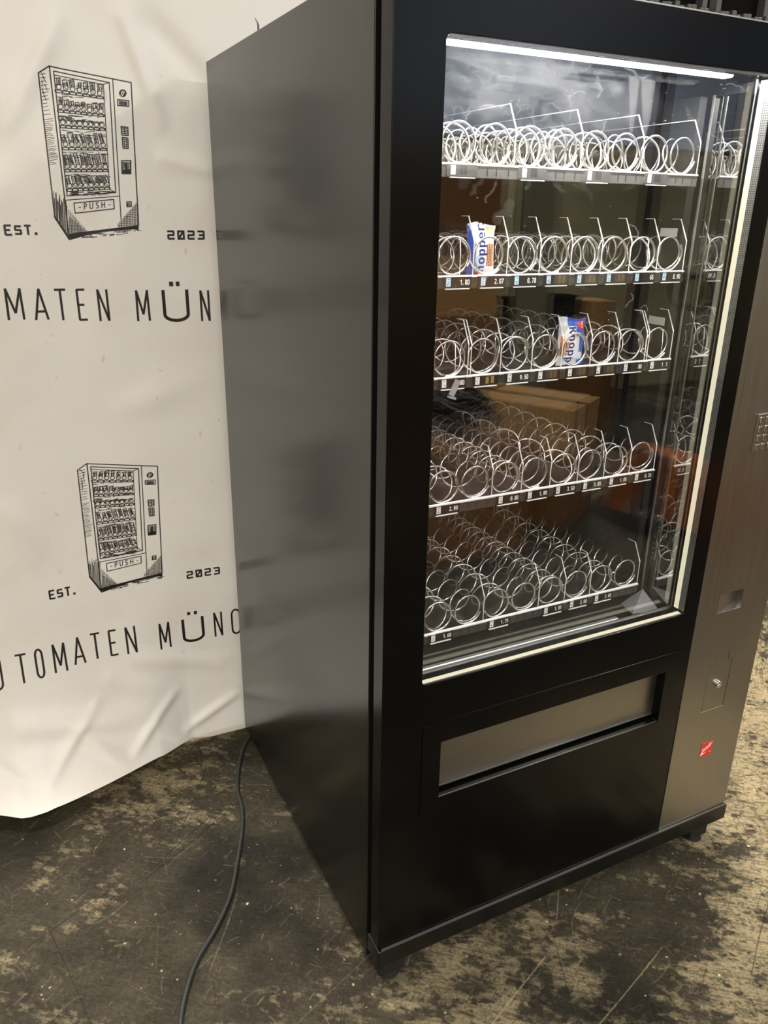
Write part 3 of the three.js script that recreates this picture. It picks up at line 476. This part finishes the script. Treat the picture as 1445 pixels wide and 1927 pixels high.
TRAYS.forEach((T, ti) => {
  const tray = new THREE.Group(); tray.name = 'tray'; VM.add(tray); trayGroups.push(tray);
  part('tray_base', [box(TX0, TX0 + 0.56, T.y - 0.008, T.y - 0.004, ZF - DEPTH, ZF), box(TX0, TX0 + 0.56, T.y - 0.008, T.y + 0.02, ZF - DEPTH, ZF - DEPTH + 0.003)], M.base, tray);
  part('price_rail', [rbox(TX0, TX0 + 0.562, T.y - 0.0215, T.y - 0.002, ZF - 0.004, ZF, 0.001)], T.clear ? M.railClear : M.rail, tray);
  part('rail_lip', [box(TX0, TX0 + 0.562, T.y - 0.0025, T.y + 0.0005, ZF - 0.005, ZF + 0.001), ...(T.clear ? [] : [0])].filter(Boolean), M.lip, tray);
  let x = TX0, k = 0;
  const div = (xx, twin) => { const a = part('divider', dPlate, M.acrylic, tray); a.position.set(xx, T.y, ZF - 0.002); const e = part('divider_edge', T.clear ? dEdgeLong : dEdge, M.edge, tray); e.position.copy(a.position); if (twin) { const e2 = part('divider_edge', dEdge, M.edge, tray); e2.position.set(xx + 0.006, T.y, ZF - 0.002); } };
  T.cells.forEach((n, ci) => {
    div(x, ti === 2 && (ci === 1 || ci === 7));
    const price = T.prices[ci], kind = T.clear ? 'clear' : ti === 1 ? 'blue' : ti === 2 && ci === 1 ? 'gold' : 'white';
    part('price_label', labelGeometry(kind, price, x, T.y), labelMat, tray);
    part('label_clip', [box(x + 0.014, x + 0.062, T.y - 0.0222, T.y - 0.0207, ZF - 0.001, ZF + 0.003)], M.lip, tray);
    if (n === 2) parts('rail_slot', [0.086, 0.104, 0.128].map((d) => box(x + d, x + d + 0.0016, T.y - 0.017, T.y - 0.006, ZF - 0.001, ZF + 0.0004)), M.gap, tray);
    for (let s = 0; s < n; s++, k++) {
      const hand = n === 2 ? (s ? -1 : 1) : (k % 2 ? -1 : 1);
      const sp = part('spiral', spiralGeometry(T.pitch[k], hand), M.wire, tray);
      sp.position.set(x + 0.035 + s * 0.070, T.y + 0.0315, ZF - 0.006); sp.rotation.z = n === 2 ? (s ? -0.3 : Math.PI + 0.3) : -1.9 + ((k * 2.399 + ti * 1.3) % 2.6);
    }
    if (T.guides?.includes(ci)) { const a = part('product_guide', gPlate, M.acrylic, tray), e = part('product_guide_edge', gEdge, M.edge, tray); a.position.set(x + 0.043, T.y, ZF - 0.001); e.position.copy(a.position); a.scale.z = e.scale.z = 0.25; }
    x += 0.070 * n;
  });
  div(x, false);
});
atlas.needsUpdate = true;
{ // loose bent clip on the third tray; white tag on the end dividers
  const T = TRAYS[2].y, g = mergeGeometries([new THREE.BoxGeometry(0.012, 0.03, 0.0015).rotateZ(-0.45).translate(0.187, T - 0.018, ZF + 0.006), new THREE.BoxGeometry(0.016, 0.004, 0.006).rotateZ(-0.3).translate(0.181, T - 0.035, ZF + 0.007)]);
  part('bent_clip', g, std({ color: lin(0.45, 0.45, 0.45), roughness: 0.25, transparent: true, opacity: 0.6 }), trayGroups[2]);
  for (const i of [1, 2]) part('divider_tag', [box(TX0 + 0.5605, TX0 + 0.5612, TRAYS[i].y + 0.062, TRAYS[i].y + 0.078, ZF - 0.075, ZF - 0.03)], M.lip, trayGroups[i]);
}

// ---------------------------------------------------------------- the two wrapped snacks
function snackTexture(kind) {
  const w = 256, h = 384, [c, g] = canvas(w, h);
  g.fillStyle = '#eef1f6'; g.fillRect(0, 0, w, h);
  const blue = '#2257c4', navy = '#1b2f7a';
  const wafer = (x, y, ww, hh) => { g.fillStyle = '#a4603a'; g.fillRect(x, y, ww, hh); for (let i = 0; i < 60; i++) { g.fillStyle = ['#c98a52', '#7c3f22', '#e0b27a'][i % 3]; g.fillRect(x + rr(0, ww - 8), y + rr(0, hh - 8), rr(3, 9), rr(3, 9)); } g.fillStyle = '#e8d3ae'; for (let k = 0; k < 3; k++) g.fillRect(x + ww * (0.2 + k * 0.28), y, 5, hh); };
  if (kind === 0) {
    g.fillStyle = blue; g.beginPath(); g.moveTo(0, 0); g.lineTo(40, 60); g.quadraticCurveTo(90, 180, 62, 300); g.lineTo(90, 384); g.lineTo(0, 384); g.fill();
    g.fillStyle = '#bcd7f2'; g.beginPath(); g.ellipse(112, 290, 50, 60, 0, 0, 6.3); g.fill();
    wafer(178, 150, 70, 170); g.fillStyle = '#d52a3a'; g.beginPath(); g.moveTo(60, 384); g.lineTo(120, 330); g.lineTo(134, 350); g.lineTo(110, 384); g.fill();
    g.fillStyle = '#e8c79a'; g.fillRect(170, 20, 70, 60);
    g.save(); g.translate(160, 372); g.rotate(-Math.PI / 2); g.fillStyle = navy; g.font = 'bold 104px sans-serif'; g.fillText('Knoppers', -66, 0); g.restore();
  } else {
    g.fillStyle = '#d6d9de'; g.fillRect(0, 0, 80, 120); g.fillStyle = blue; g.fillRect(80, 0, 176, 140); g.fillStyle = '#3a7be0'; g.beginPath(); g.moveTo(190, 120); g.lineTo(256, 120); g.lineTo(256, 384); g.lineTo(196, 384); g.fill();
    g.fillStyle = '#ffffff'; g.beginPath(); g.ellipse(92, 170, 60, 110, 0.2, 0, 6.3); g.fill(); g.fillStyle = '#e9f1fa'; g.beginPath(); g.ellipse(206, 310, 40, 34, 0, 0, 6.3); g.fill();
    wafer(14, 190, 74, 110); g.fillStyle = '#d8873a'; g.fillRect(16, 140, 26, 70);
    g.fillStyle = '#d8202c'; g.beginPath(); g.moveTo(170, 24); g.lineTo(232, 12); g.lineTo(240, 92); g.lineTo(184, 100); g.fill(); g.fillStyle = '#ffd8d0'; g.font = 'bold 28px sans-serif'; g.save(); g.translate(212, 30); g.rotate(1.45); g.fillText('NEU', 0, 8); g.restore();
    g.save(); g.translate(84, 62); g.rotate(Math.PI / 2); g.strokeStyle = '#f4f7fb'; g.lineWidth = 8; g.fillStyle = navy; g.font = 'bold 100px sans-serif'; g.strokeText('Knoppers', 0, 0); g.fillText('Knoppers', 0, 0); g.restore();
  }
  return tex(c);
}
function snack(kind, label, x, y, z, w, h, turn, tilt) {
  const t = thing('wafer_bar', label, 'snack', [x, y, z], turn, 'wrapped wafer bars in the spirals'); t.rotation.z = tilt;
  const N = 14, V = 22, pos = [], uv = [], idx = [];
  for (const side of [1, -1]) for (let j = 0; j <= V; j++) for (let i = 0; i <= N; i++) {
    const a = i / N, b = j / V, q = Math.pow(Math.sin(Math.PI * Math.min(1, Math.max(0, (b - 0.09) / 0.82))), 0.45) || 0, bulge = 0.010 * q * Math.pow(Math.max(0, Math.sin(Math.PI * a)), 0.6) + 0.0003;
    const crimp = b < 0.1 || b > 0.9 ? 0.0006 * Math.sin(a * 60) : 0.0012 * (fbm(a * 6 + kind * 9, b * 7, 2) - 0.5);
    pos.push((a - 0.5) * w * (1 - 0.06 * q) + (b > 0.9 ? 0.002 * Math.sin(a * 9) : 0), b * h + (b > 0.93 ? 0.0035 * Math.sin(a * 5 + kind) : 0), side * bulge + crimp); uv.push(side > 0 ? a : 1 - a, b);
  }
  const n = (N + 1) * (V + 1);
  for (let j = 0; j < V; j++) for (let i = 0; i < N; i++) { const a = j * (N + 1) + i, b = a + 1, c = b + N + 1, d = a + N + 1; idx.push(a, b, c, a, c, d, n + b, n + a, n + d, n + b, n + d, n + c); }
  const g = new THREE.BufferGeometry(); g.setAttribute('position', new THREE.Float32BufferAttribute(pos, 3)); g.setAttribute('uv', new THREE.Float32BufferAttribute(uv, 2)); g.setIndex(idx); g.computeVertexNormals();
  part('wrapper', g, phys({ map: snackTexture(kind), roughness: 0.3, clearcoat: 0.4, side: THREE.DoubleSide }), t);
}
snack(0, 'blue and white wrapped wafer bar in a spiral of the second tray', 0.247, TRAYS[1].y - 0.001, ZF - 0.026, 0.050, 0.084, -0.30, 0.03);
snack(1, 'blue and white wrapped wafer bar with red corner in the third tray', 0.465, TRAYS[2].y - 0.001, ZF - 0.026, 0.062, 0.090, -0.05, 0.02);

// ---------------------------------------------------------------- things on and by the machine
{
  const pts = [[0.08, -0.97], [0.03, -0.955], [-0.001, -0.923], [-0.016, -0.907], [-0.062, -0.818], [-0.099, -0.709], [-0.107, -0.642], [-0.126, -0.574], [-0.172, -0.463], [-0.222, -0.359], [-0.277, -0.286], [-0.335, -0.223], [-0.374, -0.158], [-0.399, -0.097], [-0.42, 0.0], [-0.40, 0.2], [-0.5, 0.5]].map(([x, z]) => new THREE.Vector3(x, FY + 0.0062, z));
  tag(part('power_cable', new THREE.TubeGeometry(new THREE.CatmullRomCurve3(pts), 260, 0.0055, 10), std({ color: lin(0.022, 0.023, 0.020), roughness: 0.5 })), 'thin black power cable snaking over the worn floor beside the machine', 'cable');
  const tw = [[0.02, HB - 0.002, -0.63], [0.02, 1.865, -0.628], [0.018, 1.876, -0.635]].map((p) => new THREE.Vector3(...p));
  tag(part('cable_end', new THREE.TubeGeometry(new THREE.CatmullRomCurve3(tw), 16, 0.002, 6), std({ color: lin(0.06, 0.055, 0.05), roughness: 0.6 })), 'short dark wire end poking up from the machine roof', 'wire');
}
// toothed spare trays lying on the roof of the machine
{
  const grey = std({ color: lin(0.06, 0.058, 0.055), roughness: 0.55 }), dark = phys({ color: lin(0.003, 0.003, 0.003), roughness: 0.9, specularIntensity: 0.2 });
  const rack = (x0, x1, label, posts) => {
    const t = thing('spare_tray', label, 'tray', [x0, HB - 0.0018, -0.06], 0, 'toothed trays stored on the machine roof'); const L = x1 - x0;
    part('tray_body', [box(0, L, 0.001, 0.07, -0.42, -0.03)], dark, t);
    part('tray_cover', [rbox(0, L, 0.07, 0.078, -0.42, 0.0, 0.002)], grey, t);
    const n = Math.floor(L / 0.0136); for (let i = 0; i < n; i++) { const x = i * L / n + 0.002, h = 0.011 + 0.004 * ((i * 7) % 3) / 2; part('tooth', [rbox(x, x + 0.0105, 0.0, h, -0.028, -0.002 - 0.004 * (i % 2), 0.002)], grey, t); }
    for (const p of posts) part('corner_post', [rbox(p * (L - 0.012), p * (L - 0.012) + 0.012, 0.001, 0.072, -0.03, -0.012, 0.002)], grey, t);
  };
  rack(0.27, 0.634, 'left of two grey toothed trays lying on the machine roof', [1, 0.5, 0]);
  rack(0.655, 1.0, 'right of two grey toothed trays lying on the machine roof', [0, 0.35, 0.7]);
}

// ---------------------------------------------------------------- the warehouse opposite, seen in the glass
const cardTex = (() => { const [c, g] = canvas(512, 512); g.fillStyle = '#a5814f'; g.fillRect(0, 0, 512, 512); for (let i = 0; i < 260; i++) { g.fillStyle = `rgba(${rnd() < 0.5 ? '90,62,34' : '196,162,112'},${rr(0.02, 0.08)})`; g.fillRect(rr(-20, 512), rr(0, 512), rr(20, 200), rr(1, 18)); } return tex(c); })();
const card = std({ map: cardTex, roughness: 0.85 }), cardDark = std({ map: cardTex, color: lin(0.45, 0.36, 0.30), roughness: 0.85 }), tapeMat = std({ color: lin(0.45, 0.33, 0.18), roughness: 0.3 }), black = std({ color: lin(0.012, 0.012, 0.014), roughness: 0.45 });
function carton(label, x, y, z, w, h, d, turn, mat = card, strap) {
  const t = thing('cardboard_box', label, 'box', [x, y, z], turn, 'cartons stored opposite the machine');
  part('carton_body', [rbox(-w / 2, w / 2, 0, h - 0.004, -d / 2, d / 2, 0.004)], mat, t);
  parts('top_flap', [rbox(-w / 2, w / 2, h - 0.0045, h, -d / 2, -0.003, 0.0012), rbox(-w / 2, w / 2, h - 0.0045, h, 0.003, d / 2, 0.0012)], mat, t);
  parts('packing_tape', [box(-w / 2 - 0.001, w / 2 + 0.001, h, h + 0.0012, -0.028, 0.028), box(-w / 2 - 0.0015, -w / 2, h * 0.75, h + 0.001, -0.028, 0.028), box(w / 2, w / 2 + 0.0015, h * 0.75, h + 0.001, -0.028, 0.028)], tapeMat, t);
  if (strap) parts('black_strap', [box(-0.012, 0.012, h + 0.0012, h + 0.003, -d / 2, d / 2), box(-0.012, 0.012, 0, h + 0.003, -d / 2 - 0.003, -d / 2)], black, t);
}
carton('long tan carton with black straps, topmost beside the coiled hoses', 2.025, 0.371, 2.22, 0.41, 0.25, 0.54, -0.54, card, true);
carton('plain brown carton on the floor under the strapped carton', 2.03, FY, 2.225, 0.44, 0.40, 0.56, -0.54, cardDark);
carton('large brown carton at the bottom of the tall stack opposite', 1.76, FY, 3.32, 1.14, 0.97, 0.6, 0, cardDark);
carton('flat brown carton in the middle of the tall stack opposite', 1.76, 0.942, 3.33, 1.1, 0.36, 0.58, 0, card);
carton('wide dark carton on top of the tall stack opposite', 1.755, 1.304, 3.33, 1.12, 0.46, 0.58, 0, cardDark);
carton('small tan carton beside the black tubs on the wide carton', 3.42, 0.723, 3.47, 0.2, 0.24, 0.3, 0.15, card);
carton('wide brown carton standing under the black tubs', 3.06, FY, 3.47, 0.92, 0.75, 0.5, 0, cardDark);
{
  const t = thing('plywood_board', 'upright olive plywood board leaning against the carton stack', 'board', [2.615, FY, 3.10], 0);
  part('sheet', [rbox(-0.146, 0.146, 0.02, 1.9, -0.012, 0.012, 0.003)], std({ color: lin(0.17, 0.16, 0.10), roughness: 0.8 }), t);
  part('bottom_batten', [rbox(-0.146, 0.146, 0, 0.04, -0.02, 0.02, 0.004)], cardDark, t);
  const r = thing('rack_upright', 'black steel rack upright standing on the warehouse floor', 'post', [3.38, FY, 2.96], 0.3);
  part('post', [box(-0.035, 0.035, 0.012, 2.4, -0.03, -0.026), box(-0.035, -0.031, 0.012, 2.4, -0.026, 0.03), box(0.031, 0.035, 0.012, 2.4, -0.026, 0.03)], black, r);
  part('foot_plate', [box(-0.06, 0.06, 0, 0.012, -0.06, 0.06)], black, r);
  // black tubs with a heap of hose
  for (const [x, z, l] of [[2.80, 3.44, 'left of two black plastic tubs on the wide carton'], [3.12, 3.48, 'right of two black plastic tubs on the wide carton']]) {
    const b = thing('plastic_tub', l, 'tub', [x, 0.7225, z], 0.05, 'black tubs on the carton');
    const s = rect(-0.13, 0.13, -0.1, 0.1, 0.02); s.holes.push(hole(-0.122, 0.122, -0.092, 0.092, 0.016));
    part('tub_wall', extrude(s, 0.008, 0.27, 0.001).rotateX(-Math.PI / 2), black, b); part('tub_bottom', extrude(rect(-0.128, 0.128, -0.098, 0.098, 0.02), 0, 0.009, 0.001).rotateX(-Math.PI / 2), black, b);
    part('rim', extrude((() => { const q = rect(-0.14, 0.14, -0.11, 0.11, 0.025); q.holes.push(hole(-0.13, 0.13, -0.1, 0.1, 0.02)); return q; })(), 0.262, 0.276, 0.001).rotateX(-Math.PI / 2), black, b);
  }
  const hoses = []; for (let i = 0; i < 26; i++) { const R = rr(0.06, 0.1); hoses.push(new THREE.TorusGeometry(R, 0.011, 8, 30).rotateX(Math.PI / 2 + rr(-0.5, 0.5)).rotateZ(rr(-0.3, 0.3)).translate(rr(-0.15, 0.15), 0.075 + Math.floor(i / 7) * 0.028 + rr(0, 0.02), rr(-0.11, 0.11))); }
  const hs = part('coiled_hose', hoses, black); hs.position.set(1.42, 0.548, 1.98); hs.userData.kind = 'stuff'; tag(hs, 'heap of black coiled hoses beside the strapped carton', 'hose');
  carton('dark brown carton carrying the heap of coiled hoses', 1.42, FY, 1.98, 0.50, 0.565, 0.44, 0, cardDark);
}
{ // orange pallet truck
  const or = std({ color: lin(0.34, 0.095, 0.018), roughness: 0.4 });
  const t = thing('pallet_truck', 'orange hand pallet truck with low forks on the warehouse floor', 'pallet truck', [2.52, FY, 1.72], 1.22);
  const s = new THREE.Shape(); s.moveTo(-0.26, 0.06); s.lineTo(0.26, 0.06); s.lineTo(0.24, 0.28); s.lineTo(0.12, 0.42); s.lineTo(-0.12, 0.42); s.lineTo(-0.24, 0.28); s.closePath();
  part('body', extrude(s, -0.09, 0.09, 0.01), or, t);
  for (const q of [-1, 1]) { part('fork', [rbox(q * 0.19 - 0.08, q * 0.19 + 0.08, 0.06, 0.10, 0.07, 1.1, 0.01)], or, t); part('fork_roller', new THREE.CylinderGeometry(0.038, 0.038, 0.08, 20).rotateZ(Math.PI / 2).translate(q * 0.19, 0.038, 1.0), black, t); part('steering_wheel_roller', new THREE.CylinderGeometry(0.08, 0.08, 0.05, 24).rotateZ(Math.PI / 2).translate(q * 0.05, 0.08, -0.13), black, t); }
  part('pump', new THREE.CylinderGeometry(0.05, 0.06, 0.32, 20).translate(0, 0.28, -0.14), black, t);
  part('drawbar', new THREE.CylinderGeometry(0.017, 0.017, 0.75, 14).translate(0, 0.78, 0.02), black, t);
  part('handle', new THREE.TorusGeometry(0.08, 0.014, 10, 28).translate(0, 1.22, 0.02), black, t);
}
renderer.render(scene, camera);
